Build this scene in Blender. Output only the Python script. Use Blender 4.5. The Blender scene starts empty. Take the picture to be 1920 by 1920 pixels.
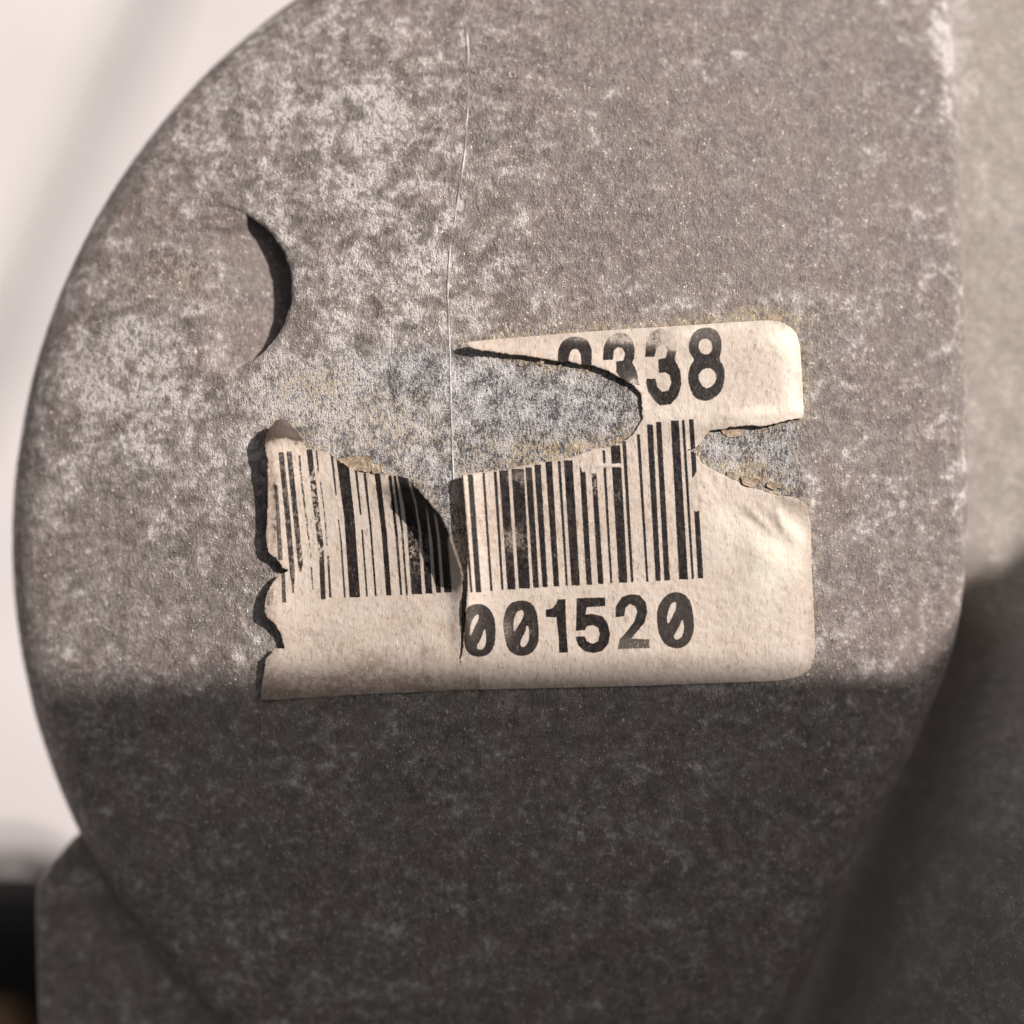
import bpy, math
import numpy as np
from mathutils import Vector

# ------------------------------------------------------------------ frame
# 1 unit = 1 cm.  The photograph's pixels (1920 x 1920) measure the plane z = 0
# at 160 px per cm; the lens sits D cm above that plane, looking straight down.
S, D = 160.0, 15.0
R = math.radians
scn = bpy.context.scene
COL = scn.collection

# ------------------------------------------------------------------ camera
cd = bpy.data.cameras.new('camera')
cam = bpy.data.objects.new('camera', cd)
COL.objects.link(cam)
cam.location = (0, 0, D)
cd.sensor_width = 36
cd.lens = 36 * D / 12.0
cd.clip_start = 0.1
cd.clip_end = 2000
cd.dof.use_dof = True
cd.dof.focus_distance = D + 0.06
cd.dof.aperture_fstop = cd.lens * 1e-3 / 1.3           # a lens opening 13 mm wide
scn.camera = cam

# ------------------------------------------------------------------ light
EL, AZ = R(40), R(25)
SUN = np.array([math.cos(EL) * math.cos(AZ), math.cos(EL) * math.sin(AZ), math.sin(EL)])
w = bpy.data.worlds.new("World"); scn.world = w
w.use_nodes = True
nt = w.node_tree
bg = nt.nodes['Background']
sky = nt.nodes.new('ShaderNodeTexSky')
sky.sky_type = 'NISHITA'
sky.sun_disc = False
sky.sun_elevation = EL
sky.sun_rotation = math.pi / 2 - AZ
sky.air_density = 0.6
sky.dust_density = 4.0
sky.ozone_density = 0.5
hs = nt.nodes.new('ShaderNodeHueSaturation')           # a hazy, whitish sky
hs.inputs['Saturation'].default_value = 0.25
nt.links.new(sky.outputs[0], hs.inputs['Color'])
nt.links.new(hs.outputs[0], bg.inputs[0])
bg.inputs[1].default_value = 0.049
sl = bpy.data.lights.new('sun', 'SUN')
sl.energy = 4.5
sl.angle = R(0.7)
sl.color = (1.0, 0.94, 0.89)
so = bpy.data.objects.new('sun', sl); COL.objects.link(so)
so.rotation_euler = Vector(SUN).to_track_quat('Z', 'Y').to_euler()
so.location = Vector(SUN) * 60
scn.view_settings.view_transform = 'Standard'
scn.view_settings.look = 'None'
scn.view_settings.gamma = 1
scn.view_settings.exposure = 0.15

# ------------------------------------------------------------------ helpers
rng = np.random.default_rng(7)

def P(px, py):
    return (np.asarray(px, float) - 960) / S, (960 - np.asarray(py, float)) / S

def at_z(px, py, z):
    """the point at height z that the photograph shows at a pixel"""
    x, y = P(px, py)
    k = (D - z) / D
    return x * k, y * k

def chaikin(p, n=1, closed=True):
    p = np.asarray(p, float)
    for _ in range(n):
        q = np.roll(p, -1, 0) if closed else p[1:]
        a = p if closed else p[:-1]
        out = np.empty((len(a) * 2, 2))
        out[0::2] = a * .75 + q * .25
        out[1::2] = a * .25 + q * .75
        p = out if closed else np.vstack([p[:1], out, p[-1:]])
    return p

def seg_nearest(pts, poly, closed=True):
    """distance to and nearest point on a polyline, for every point"""
    best = np.full(len(pts), 1e18); near = np.zeros((len(pts), 2))
    n = len(poly)
    for i in range(n if closed else n - 1):
        a = poly[i]; b = poly[(i + 1) % n]
        ab = b - a; L = ab @ ab
        if L < 1e-14: continue
        t = np.clip(((pts - a) @ ab) / L, 0, 1)
        q = a + t[:, None] * ab
        d = ((pts - q) ** 2).sum(1)
        m = d < best
        best[m] = d[m]; near[m] = q[m]
    return np.sqrt(best), near

def inside(pts, poly):
    x, y = pts[:, 0], pts[:, 1]
    c = np.zeros(len(pts), bool)
    n = len(poly)
    for i in range(n):
        x1, y1 = poly[i]; x2, y2 = poly[(i + 1) % n]
        if y1 == y2: continue
        m = (y1 > y) != (y2 > y)
        c ^= m & (x < (x2 - x1) * (y - y1) / (y2 - y1) + x1)
    return c

def sdf(pts, poly, pad=None):
    poly = np.asarray(poly, float)
    out = np.full(len(pts), 1e3)
    if pad is not None:
        lo, hi = poly.min(0) - pad, poly.max(0) + pad
        m = ((pts >= lo) & (pts <= hi)).all(1)
    else:
        m = np.ones(len(pts), bool)
    if m.any():
        q = pts[m]
        d, _ = seg_nearest(q, poly)
        d[inside(q, poly)] *= -1
        out[m] = d
    return out

def vnoise(x, y, scale, seed, octaves=1, rough=.5):
    """smooth value noise, about -1..1"""
    out = 0; amp = 1; tot = 0
    for o in range(octaves):
        r = np.random.default_rng(seed + o * 31)
        g = r.uniform(-1, 1, (256, 256))
        u, v = np.asarray(x) * scale + 57.3, np.asarray(y) * scale + 91.7
        i, j = np.floor(u).astype(int), np.floor(v).astype(int)
        f, h = u - i, v - j
        f = f * f * (3 - 2 * f); h = h * h * (3 - 2 * h)
        i0, i1, j0, j1 = i % 256, (i + 1) % 256, j % 256, (j + 1) % 256
        out = out + amp * ((g[i0, j0] * (1 - f) + g[i1, j0] * f) * (1 - h) + (g[i0, j1] * (1 - f) + g[i1, j1] * f) * h)
        tot += amp; amp *= rough; scale *= 2
    return out / tot

def smooth(a, b, x):
    t = np.clip((x - a) / (b - a), 0, 1)
    return t * t * (3 - 2 * t)

def mesh_from(name, v, quads, mat, parent=None, attrs=None, normals=None, tris=None):
    v = np.asarray(v, np.float32)
    me = bpy.data.meshes.new(name)
    faces = [np.asarray(quads, np.int32).reshape(-1, 4)] if quads is not None and len(quads) else []
    nq = len(faces[0]) if faces else 0
    tr = np.asarray(tris, np.int32).reshape(-1, 3) if tris is not None and len(tris) else np.zeros((0, 3), np.int32)
    me.vertices.add(len(v)); me.vertices.foreach_set('co', v.ravel())
    loops = np.concatenate([faces[0].ravel() if faces else np.zeros(0, np.int32), tr.ravel()])
    me.loops.add(len(loops)); me.loops.foreach_set('vertex_index', loops.astype(np.int32))
    me.polygons.add(nq + len(tr))
    st = np.concatenate([np.arange(nq) * 4, nq * 4 + np.arange(len(tr)) * 3]).astype(np.int32)
    me.polygons.foreach_set('loop_start', st)
    me.update(calc_edges=True)
    me.polygons.foreach_set('use_smooth', np.ones(nq + len(tr), bool))
    for k, a in (attrs or {}).items():
        at = me.attributes.new(k, 'FLOAT', 'POINT')
        at.data.foreach_set('value', np.asarray(a, np.float32))
    if normals is not None:
        me.normals_split_custom_set_from_vertices(np.asarray(normals, float).tolist())
    me.materials.append(mat)
    me.update()
    o = bpy.data.objects.new(name, me); COL.objects.link(o)
    if parent is not None: o.parent = parent
    return o

def compact(v, quads, attrs, normals=None):
    used = np.unique(quads)
    mp = np.full(len(v), -1); mp[used] = np.arange(len(used))
    return v[used], mp[quads], {k: a[used] for k, a in attrs.items()}, None if normals is None else normals[used]

def grid(x0, x1, y0, y1, step):
    nx, ny = int((x1 - x0) / step) + 1, int((y1 - y0) / step) + 1
    gx, gy = np.meshgrid(np.linspace(x0, x1, nx), np.linspace(y0, y1, ny), indexing='ij')
    idx = np.arange(nx * ny).reshape(nx, ny)
    q = np.stack([idx[:-1, :-1], idx[1:, :-1], idx[1:, 1:], idx[:-1, 1:]], -1).reshape(-1, 4)
    return np.stack([gx.ravel(), gy.ravel()], 1), q

def cut(pts, quads, d, near):
    """keep the cells whose middle lies inside (d < 0) and pull the rim onto the outline"""
    c = d[quads].mean(1)
    q = quads[c < 0]
    e = np.concatenate([q[:, [0, 1]], q[:, [1, 2]], q[:, [2, 3]], q[:, [3, 0]]])
    key = np.minimum(e[:, 0], e[:, 1]) * len(pts) + np.maximum(e[:, 0], e[:, 1])
    u, first, cnt = np.unique(key, return_index=True, return_counts=True)
    rim = e[first[cnt == 1]]
    ids = np.unique(rim)
    pts = pts.copy()
    pts[ids] = near[ids]
    return pts, q, rim

def vert_normals(v, q):
    n = np.zeros_like(v)
    a = np.cross(v[q[:, 2]] - v[q[:, 0]], v[q[:, 3]] - v[q[:, 1]])
    for k in range(4): np.add.at(n, q[:, k], a)
    return n / np.maximum(np.linalg.norm(n, axis=1, keepdims=True), 1e-12)

def thing(name, label, cat, loc=(0, 0, 0), group=None):
    o = bpy.data.objects.new(name, None); COL.objects.link(o)
    o.location = loc; o.empty_display_size = .5
    o['label'] = label; o['category'] = cat
    if group: o['group'] = group
    return o

# ------------------------------------------------------------------ materials
class N:
    """a little shorthand for node trees"""
    def __init__(s, name):
        s.m = bpy.data.materials.new(name); s.m.use_nodes = True
        s.t = s.m.node_tree; s.b = s.t.nodes['Principled BSDF']
        s.tc = s.t.nodes.new('ShaderNodeTexCoord').outputs['Object']
    def put(s, sock, v):
        if isinstance(v, bpy.types.NodeSocket): s.t.links.new(v, sock)
        elif isinstance(v, (tuple, list)) and len(v) == 3 and sock.type == 'RGBA': sock.default_value = (*v, 1)
        else: sock.default_value = v
    def noise(s, scale, detail=3, rough=.55, dist=0, stretch=None, off=(0, 0, 0), col=False, rot=0):
        n = s.t.nodes.new('ShaderNodeTexNoise')
        n.inputs['Scale'].default_value = scale; n.inputs['Detail'].default_value = detail
        n.inputs['Roughness'].default_value = rough; n.inputs['Distortion'].default_value = dist
        mp = s.t.nodes.new('ShaderNodeMapping')
        mp.inputs['Location'].default_value = off
        mp.inputs['Rotation'].default_value = (0, 0, rot)
        if stretch: mp.inputs['Scale'].default_value = stretch
        s.t.links.new(s.tc, mp.inputs['Vector']); s.t.links.new(mp.outputs[0], n.inputs['Vector'])
        return n.outputs['Color' if col else 'Fac']
    def voro(s, scale, off=(0, 0, 0)):
        n = s.t.nodes.new('ShaderNodeTexVoronoi'); n.inputs['Scale'].default_value = scale
        mp = s.t.nodes.new('ShaderNodeMapping'); mp.inputs['Location'].default_value = off
        s.t.links.new(s.tc, mp.inputs['Vector']); s.t.links.new(mp.outputs[0], n.inputs['Vector'])
        return n.outputs
    def math(s, op, a, b=0.0, c=0.0, clamp=False):
        n = s.t.nodes.new('ShaderNodeMath'); n.operation = op; n.use_clamp = clamp
        for k, v in enumerate((a, b, c)): s.put(n.inputs[k], v)
        return n.outputs[0]
    def add(s, a, b): return s.math('ADD', a, b)
    def mul(s, a, b): return s.math('MULTIPLY', a, b)
    def ramp(s, v, a, b, lo=0.0, hi=1.0):
        n = s.t.nodes.new('ShaderNodeMapRange'); n.interpolation_type = 'SMOOTHSTEP'
        s.put(n.inputs['Value'], v); s.put(n.inputs['From Min'], a); s.put(n.inputs['From Max'], b)
        n.inputs['To Min'].default_value = lo; n.inputs['To Max'].default_value = hi
        return n.outputs[0]
    def mix(s, f, a, b, mode='MIX'):
        n = s.t.nodes.new('ShaderNodeMix'); n.data_type = 'RGBA'; n.blend_type = mode
        s.put(n.inputs[0], f); s.put(n.inputs[6], a); s.put(n.inputs[7], b)
        return n.outputs[2]
    def attr(s, name):
        n = s.t.nodes.new('ShaderNodeAttribute'); n.attribute_name = name
        return n.outputs['Fac']
    def bump(s, h, dist, strength=1.0):
        n = s.t.nodes.new('ShaderNodeBump'); n.inputs['Strength'].default_value = strength
        n.inputs['Distance'].default_value = dist; s.put(n.inputs['Height'], h)
        s.t.links.new(n.outputs[0], s.b.inputs['Normal'])
    def out(s, base, rough=.6, metal=0.0, spec=.5):
        s.put(s.b.inputs['Base Color'], base); s.put(s.b.inputs['Roughness'], rough)
        s.put(s.b.inputs['Metallic'], metal); s.put(s.b.inputs['Specular IOR Level'], spec)
        return s.m

def cast_metal(name, warm=0.0):
    """weathered die-cast aluminium: grey-brown skin, crisp pale oxide flecks in drifts, ochre glue stains"""
    n = N(name)
    sub = lambda a, b: n.math('SUBTRACT', a, b)
    drift = n.noise(2.3, 5, .58, .5)
    clump = n.noise(5.2, 4, .58, .2, off=(4, 2, 0))
    mid = n.noise(11, 3, .55, off=(3, 1, 0))
    fine = n.noise(33, 3, .66, off=(1, 7, 0), stretch=(1, .46, 1), rot=.42)
    grit = n.noise(58, 2, .65, off=(5, 2, 0))
    hue = n.noise(1.3, 3, .55, off=(8, 3, 0))
    tint = n.ramp(n.noise(1.7, 4, .6, off=(3, 12, 0)), .40, .60)
    ghost = n.attr('ghost'); oxide = n.attr('oxide'); stain = n.attr('stain'); rust = n.attr('rust'); calm = n.attr('calm')
    loud = sub(1.0, n.mul(calm, .55))
    # skin of the casting
    tone = n.add(n.add(n.mul(fine, .38), n.mul(grit, .22)), n.add(n.mul(mid, .22), n.mul(clump, .18)))
    skin = n.mix(n.ramp(tone, .36, .64), (.148, .126, .117), (.415, .360, .338))
    skin = n.mix(n.mul(calm, .22), skin, (.272, .235, .219))
    skin = n.mix(n.ramp(hue, .42, .66), skin, n.mix(.36, skin, (.315, .262, .236)))
    dk = n.mul(n.ramp(n.add(n.mul(drift, .5), n.mul(clump, .5)), .49, .36, 0, .42), loud)
    skin = n.mix(dk, skin, (.105, .095, .092))
    skin = n.mix(1.0, skin, n.mix(tint, (1.05, .985, .972), (.99, .985, .962)), 'MULTIPLY')
    # under the torn-off label: bare grey salt-and-pepper metal
    sp = n.mix(n.ramp(n.add(n.add(n.mul(grit, .5), n.mul(fine, .4)), n.mul(sub(clump, .5), .35)), .37, .55), (.060, .059, .064), (.62, .60, .605))
    skin = n.mix(n.mul(ghost, .85), skin, sp)
    # oxide: drifts of soft bloom, and crisp flecks crowding inside them
    d_ = n.add(n.add(n.mul(drift, .50), n.mul(clump, .38)), n.add(n.mul(mid, .20), n.mul(oxide, .115)))
    bloom = n.ramp(d_, .515, .70)
    grain_ = n.add(n.add(n.mul(fine, .50), n.mul(grit, .38)), n.mul(mid, .18))
    thr = sub(.665, n.mul(bloom, .175))
    fleck = n.ramp(sub(grain_, thr), -.03, .055)
    fleck = n.mul(fleck, n.add(.30, n.mul(bloom, .70)))
    oxm = n.math('MAXIMUM', n.mul(bloom, .36), n.mul(fleck, .92))
    base = n.mix(oxm, skin, n.mix(n.mul(ghost, .6), (.76, .690, .665), (.78, .75, .75)))
    # dark pits
    pit = n.mul(n.ramp(sub(grain_, n.mul(bloom, .06)), .42, .36, 0, .75), loud)
    base = n.mix(pit, base, (.070, .062, .060))
    # ochre glue remains and rusty traces
    st = n.mul(stain, n.ramp(n.add(n.mul(mid, .5), n.mul(fine, .5)), .42, .57))
    base = n.mix(n.mul(st, .72), base, n.mix(n.ramp(fine, .35, .65), (.30, .20, .09), (.62, .47, .27)))
    rs = n.mul(rust, n.ramp(n.noise(4, 4, .6, off=(6, 6, 0)), .45, .7))
    base = n.mix(n.mul(rs, .55), base, (.27, .17, .13))
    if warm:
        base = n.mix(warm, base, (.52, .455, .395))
    n.bump(n.add(n.add(n.mul(fine, .42), n.mul(grit, .45)), n.add(n.mul(mid, .25), n.mul(clump, .45))), .052, 1.0)
    # a scatter of bare grains that catch the sun
    spark = n.ramp(n.mul(n.noise(55, 1, .5, off=(14, 4, 0), stretch=(1, .6, 1), rot=.6), n.ramp(mid, .35, .65, .84, 1.06)), .655, .71)
    spark = n.mul(spark, sub(1.0, n.mul(ghost, .7)))
    base = n.mix(spark, base, (.95, .85, .72))
    return n.out(base, n.ramp(spark, 0, 1, .6, .30), n.math('MAXIMUM', n.mul(spark, .8), .10), .45)

M = {}
M['cast'] = cast_metal('weathered_cast_aluminium')
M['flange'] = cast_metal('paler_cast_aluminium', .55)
M['lug'] = cast_metal('cast_aluminium_lug')

def label_material():
    n = N('printed_label_paper')
    d = n.attr('ink_d'); s_ = n.attr('ink_s'); wear = n.attr('wear'); dirt = n.attr('dirt'); film = n.attr('film')
    g1 = n.noise(45, 3, .6); g2 = n.noise(14, 4, .6, off=(2, 2, 0)); g3 = n.noise(2.0, 4, .6, off=(5, 5, 0))
    fibre = n.noise(26, 2, .5, 1.2, stretch=(1, .28, 1), off=(1, 3, 0), rot=.55)
    paper = n.mix(n.ramp(g3, .35, .7), (.640, .530, .445), (.715, .61, .530))
    paper = n.mix(n.ramp(g2, .56, .72, 0, .30), paper, (.56, .43, .32))
    paper = n.mix(n.ramp(fibre, .605, .66, 0, .58), paper, (.34, .25, .185))
    paper = n.mix(n.ramp(g1, .66, .74, 0, .45), paper, (.30, .22, .165))
    paper = n.mix(n.mul(dirt, n.ramp(n.add(n.add(n.mul(g2, .45), n.mul(g1, .3)), n.mul(g3, .3)), .36, .62)), paper, (.29, .200, .150))
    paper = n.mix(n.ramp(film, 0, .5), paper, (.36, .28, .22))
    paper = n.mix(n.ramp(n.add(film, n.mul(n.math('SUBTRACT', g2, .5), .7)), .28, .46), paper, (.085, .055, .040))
    paper = n.mix(n.mul(n.attr('highlight'), n.ramp(g3, .30, .55)), paper, (.86, .79, .645))
    # ink edge, roughened
    e = n.add(d, n.mul(n.math('SUBTRACT', n.noise(38, 3, .65, off=(7, 7, 0)), .5), 3.0))
    ink = n.ramp(e, .9, -.9)
    scuff = n.ramp(n.add(n.mul(n.noise(22, 5, .7, off=(9, 1, 0)), .7), n.mul(fibre, .3)), .46, .60)
    ink = n.mul(ink, n.math('SUBTRACT', 1.0, n.mul(wear, scuff), clamp=True))
    flecks = n.ramp(n.add(n.mul(fibre, .6), n.mul(g1, .4)), .60, .68, 0, .30)
    ink = n.mul(ink, n.math('SUBTRACT', 1.0, flecks))
    flk = n.add(n.mul(n.noise(30, 4, .7, off=(2, 8, 0)), .65), n.mul(fibre, .35))
    keepi = n.ramp(n.add(s_, n.mul(n.math('SUBTRACT', flk, .5), 1.9)), .30, .72)
    ink = n.mul(ink, n.math('MINIMUM', n.add(n.mul(s_, .45), n.mul(keepi, .55)), 1.0))
    inkc = n.mix(n.ramp(g2, .35, .7), (.012, .009, .009), (.026, .020, .019))
    base = n.mix(ink, paper, inkc)
    n.bump(n.add(n.add(n.mul(g2, .5), n.mul(g1, .3)), n.mul(fibre, .5)), .012, .8)
    return n.out(base, n.ramp(ink, 0, 1, .58, .55), 0, n.ramp(ink, 0, 1, .40, .16))
M['label'] = label_material()

def plain(name, c1, c2, scale=6, rough=.7, bump=.02, spec=.4, metal=0):
    n = N(name)
    a = n.noise(scale, 5, .62)
    n.bump(n.add(a, n.mul(n.noise(scale * 7, 3, .6), .4)), bump)
    return n.out(n.mix(n.ramp(a, .35, .68), c1, c2), rough, metal, spec)
M['scrap'] = plain('torn_paper', (.36, .255, .17), (.60, .47, .36), 18, .85, .03)
M['seam'] = plain('oxide_line', (.30, .265, .25), (.74, .70, .68), 3.5, .7, .01)
M['ground'] = plain('pale_concrete', (.645, .592, .585), (.73, .675, .668), .10, .85, .1)
M['joint'] = plain('grey_joint_sealant', (.42, .405, .395), (.48, .465, .455), .3, .8, .05)
M['rubber'] = plain('black_rubber', (.006, .006, .006), (.014, .013, .012), 2, .7, .03)
M['hose'] = plain('dark_green_rubber', (.06, .075, .062), (.10, .12, .10), 2, .6, .02)
M['wood'] = plain('brown_wood', (.20, .12, .06), (.34, .22, .12), 1.5, .8, .03)
M['panel'] = plain('shade_panel_grey', (.05, .05, .05), (.08, .08, .08), .3, .6, .01)
M['post'] = plain('galvanised_steel', (.20, .20, .20), (.28, .28, .28), .6, .5, .02, metal=.6)

# ------------------------------------------------------------------ shape of the housing's end face
DC = np.array(P(960, 880))                    # middle of the dome
DK = .0150                                    # dome curvature
CC = np.array(P(1302, 1031)) * 1.045          # centre and radius of the round end
RD, FIL = 8.52, .62

crease_px = np.array([(1810, -400), (1812, -100), (1814, 0), (1815, 300), (1816, 600), (1820, 800), (1821, 950), (1814, 1100), (1796, 1230),
                      (1766, 1330), (1726, 1440), (1680, 1560), (1626, 1690), (1576, 1820), (1536, 1930), (1480, 2080), (1380, 2400)], float)
crease = np.stack(at_z(crease_px[:, 0] + 9, crease_px[:, 1], -.42), 1)

def dome(x, y):
    r2 = (x - DC[0]) ** 2 + (y - DC[1]) ** 2
    z = -DK * r2
    r = np.hypot(x - CC[0], y - CC[1])
    t = np.clip((r - (RD - FIL)) / FIL, 0, .9999)
    return z - FIL * (1 - np.sqrt(1 - t * t))

def crease_side(p):
    """signed distance to the right-hand edge; positive beyond it"""
    d, near = seg_nearest(p, crease, False)
    poly = np.vstack([crease, [(40, crease[-1, 1]), (40, crease[0, 1])]])
    s = np.where(inside(p, poly), 1, -1)
    return d * s, near

def unproject(px, py, lift=0.0):
    """point of the end face (plus lift) seen at a pixel"""
    x, y = P(px, py)
    x0, y0 = x.copy(), y.copy()
    for _ in range(12):
        z = dome(x, y) + lift
        k = (D - z) / D
        x, y = x0 * k, y0 * k
    return x, y, dome(x, y) + lift

# recess (spot face) cut into the flank of the dome
RC_PX, RR_PX = (388.0, 541.0), 158.0
ang = np.linspace(0, 2 * math.pi, 193)[:-1]
RR_PX = RR_PX + 2.2 * vnoise(np.cos(ang), np.sin(ang), 6, 4, 3) + 1.6 * vnoise(np.cos(ang), np.sin(ang), 22, 14, 2)
rx, ry, rz = unproject(RC_PX[0] + RR_PX * np.cos(ang), RC_PX[1] + RR_PX * np.sin(ang) * 1.0)
recess = np.stack([rx, ry], 1)
def plane3(pts):
    A = np.array([[p[0], p[1], 1] for p in pts]); return np.linalg.solve(A, np.array([p[2] for p in pts]))
def rp(px, py, dep):
    x, y, z = unproject(np.array([px]), np.array([py])); return (x[0], y[0], z[0] - dep)
FLP = plane3([rp(546, 545, .32), rp(420, 386, .10), rp(400, 698, .04)])
def recess_floor(x, y):
    ax, ay, _ = unproject(np.array([424.]), np.array([398.]))
    up = .30 * np.exp(-(((x - ax) / .26) ** 2 + ((y - ay) / .16) ** 2) ** 1.5)
    return np.minimum(FLP[0] * x + FLP[1] * y + FLP[2] + up, dome(x, y) - .004 - .035 * np.clip((x + 4.2) / 1.3, 0, 1))

# ------------------------------------------------------------------ label outline (pixels)
def J(seed, pts, amp=1.3, step=5):
    """a torn edge: subdivided and frayed"""
    pts = np.asarray(pts, float); out = []
    r = np.random.default_rng(seed)
    for a, b in zip(pts[:-1], pts[1:]):
        n = max(1, int(np.linalg.norm(b - a) / step))
        t = b - a; nrm = np.array([-t[1], t[0]]) / max(np.linalg.norm(t), 1e-6)
        for k in range(n):
            out.append(a + t * k / n + nrm * (r.normal(0, amp * .6) if k or len(out) else 0))
    out.append(pts[-1])
    return out

top_edge = [(872, 646), (877, 641), (905, 638), (990, 631), (1140, 619), (1290, 610), (1425, 601), (1445, 600.5), (1464, 604), (1482, 613), (1494, 627),
            (1500, 648), (1504, 711), (1507, 784)]
tear_r = [(1507, 784), (1489, 785), (1455, 794), (1425, 800), (1410, 797), (1372, 801), (1331, 808), (1320, 820), (1304, 841), (1283, 843),
          (1304, 849), (1316, 868), (1339, 882), (1365, 895), (1395, 912), (1425, 919), (1455, 929), (1485, 932), (1504, 940), (1515, 955)]
right_bot = [(1515, 955), (1520, 990), (1523, 1102), (1527, 1177), (1527, 1228), (1519, 1254), (1500, 1268), (1470, 1276), (1440, 1278), (1215, 1286),
             (840, 1295), (650, 1304), (487, 1314)]
left_edge = [(487, 1314), (491, 1280), (495, 1256), (498, 1236), (507, 1227), (514, 1217), (534, 1216), (524, 1184), (513, 1168), (499, 1156), (495, 1146),
             (497, 1130), (501, 1112), (512, 1090), (524, 1077), (541, 1071), (529, 1064), (518, 1046), (501, 1034), (499, 1005), (502, 927), (501, 865),
             (497, 846), (495, 827), (498, 815), (507, 802), (517, 788), (527, 784), (538, 790), (556, 806), (566, 821), (574, 841)]
tear_tl = [(574, 841), (590, 843), (620, 849), (632, 865), (656, 877), (671, 885), (709, 890), (746, 892), (765, 898), (777, 909), (799, 934), (824, 962),
           (840, 990), (852, 1027), (863, 1059), (867, 1077), (866, 1109), (865, 1177), (862, 1234), (861, 1252)]
tear_mid = [(861, 1252), (866, 1222), (869, 1202), (873, 1162), (876, 1112), (877, 1052), (873, 990), (869, 927), (865, 890)]
tear_top = [(865, 890), (881, 888), (915, 884), (964, 878), (1001, 870), (1050, 862), (1080, 855), (1110, 842), (1140, 838), (1166, 829), (1185, 816),
            (1196, 801), (1204, 786), (1204, 756), (1200, 737), (1189, 724), (1170, 711), (1140, 696), (1110, 685), (1065, 678), (1042, 677),
            (1001, 669), (952, 663), (915, 658), (892, 656), (872, 646)]
outline = np.array(J(1, top_edge, .25, 12)[:-1] + J(2, tear_r, 1.1)[:-1] + J(3, right_bot, .35, 10)[:-1] + J(4, left_edge, 1.1, 4)[:-1] + J(5, tear_tl, 1.4)[:-1]
                   + J(6, tear_mid, 1.0)[:-1] + J(7, tear_top, 1.5)[:-1])
ghost_px = np.array([(492, 668), (860, 642), (1425, 602), (1490, 616), (1504, 700), (1515, 955), (1527, 1240), (1490, 1276), (487, 1314)], float)

# ------------------------------------------------------------------ the housing
housing = thing('cast_housing', 'weathered grey cast aluminium housing with round end face carrying the torn barcode label', 'housing')

def surface_attrs(x, y, z):
    k = D / (D - z)
    px, py = x * k * S + 960, 960 - y * k * S
    p = np.stack([px, py], 1)
    gd = sdf(p, ghost_px)
    ld = sdf(p, outline)
    wob = vnoise(px, py, 1 / 40., 5, 3) * 22
    ghost = smooth(22, -40, gd + wob * 1.1) * (.45 + .55 * smooth(470, 760, px + wob * 2))
    G = lambda cx, cy, rx, ry: np.exp(-((px - cx) / rx) ** 2 - ((py - cy) / ry) ** 2)
    oxide = (G(640, 230, 260, 200) * .8 + G(770, 560, 180, 150) * .8 + G(240, 690, 150, 160) * .7 + G(590, 740, 130, 80) * 1.5 + G(760, 820, 90, 60) * .7 + G(320, 900, 260, 230) * .35
             + G(900, 760, 120, 100) * .3 + G(1790, 90, 50, 140) * 1.2 + G(1250, 560, 250, 40) * .3 - G(1450, 300, 300, 280) * .55 - G(1000, 60, 300, 120) * .35
             - G(360, 1050, 120, 130) * .3 - G(1200, 380, 260, 120) * .3 - smooth(1220, 1330, py) * .12)  # last term thins oxide below the shadow edge: slight shade in the colour
    stain = (np.exp(-np.abs(ld) / 14.) * (.55 + .35 * (py < 960)) + G(590, 720, 90, 40) * .9 + G(1450, 600, 90, 22) * .9 + G(1100, 690, 120, 16) * .5
             + G(1050, 840, 150, 26) * .9 + G(720, 800, 130, 60) * .7 + G(1400, 885, 70, 30) * 1.0 + G(820, 560, 200, 50) * .15 + G(330, 520, 80, 50) * .35)
    rust = G(290, 410, 120, 70) * .8 + G(280, 690, 130, 40) * .8 + G(420, 640, 80, 50) * .4 + G(1900, 60, 60, 60) * .5 + G(560, 300, 90, 120) * .2
    calm = np.clip(smooth(820, 1250, px + (py - 500) * .25) * smooth(1400, 1200, py) - ghost + .6 * smooth(1230, 1330, py), 0, 1)
    return dict(calm=calm, ghost=np.clip(ghost, 0, 1), oxide=oxide, stain=np.clip(stain, 0, 1), rust=np.clip(rust, 0, 1)), gd

def skirt(v, rim, depth_or_z, absolute=False):
    """walls hanging from the rim edges: extra vertices and quads"""
    ids = np.unique(rim); mp = {int(a): len(v) + i for i, a in enumerate(ids)}
    low = v[ids].copy()
    if absolute: low[:, 2] = depth_or_z
    else: low[:, 2] -= depth_or_z
    q = np.array([[b, a, mp[int(a)], mp[int(b)]] for a, b in rim])
    return np.vstack([v, low]), q, ids

STEP = .031
pts, quads = grid(-7.6, 10.6, -9.3, 8.4, STEP)
# coarser beyond the picture would do, so keep only what the frame and a step aside could show
m = (np.abs(pts[:, 0]) < 7.4) & (np.abs(pts[:, 1]) < 7.4)
quads = quads[m[quads].all(1)]
used = np.unique(quads); mp = np.full(len(pts), -1); mp[used] = np.arange(len(used)); pts = pts[used]; quads = mp[quads]
rr = np.hypot(pts[:, 0] - CC[0], pts[:, 1] - CC[1])
d_out = rr - RD
th = np.arctan2(pts[:, 1] - CC[1], pts[:, 0] - CC[0])
nick = .012 * vnoise(th * 30, th * 0, 1, 81, 4, .7)
n_out = CC + (pts - CC) * ((RD + nick) / np.maximum(rr, 1e-6))[:, None]
d_cr, n_cr = crease_side(pts)
d_re, n_re = seg_nearest(pts, recess)
in_re = inside(pts, recess); d_re = np.where(in_re, d_re, -d_re)      # positive inside the hole
stack = np.stack([d_out, d_cr, d_re]); pick = stack.argmax(0)
d_all = stack.max(0)
near = np.where((pick == 0)[:, None], n_out, np.where((pick == 1)[:, None], n_cr, n_re))
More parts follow.
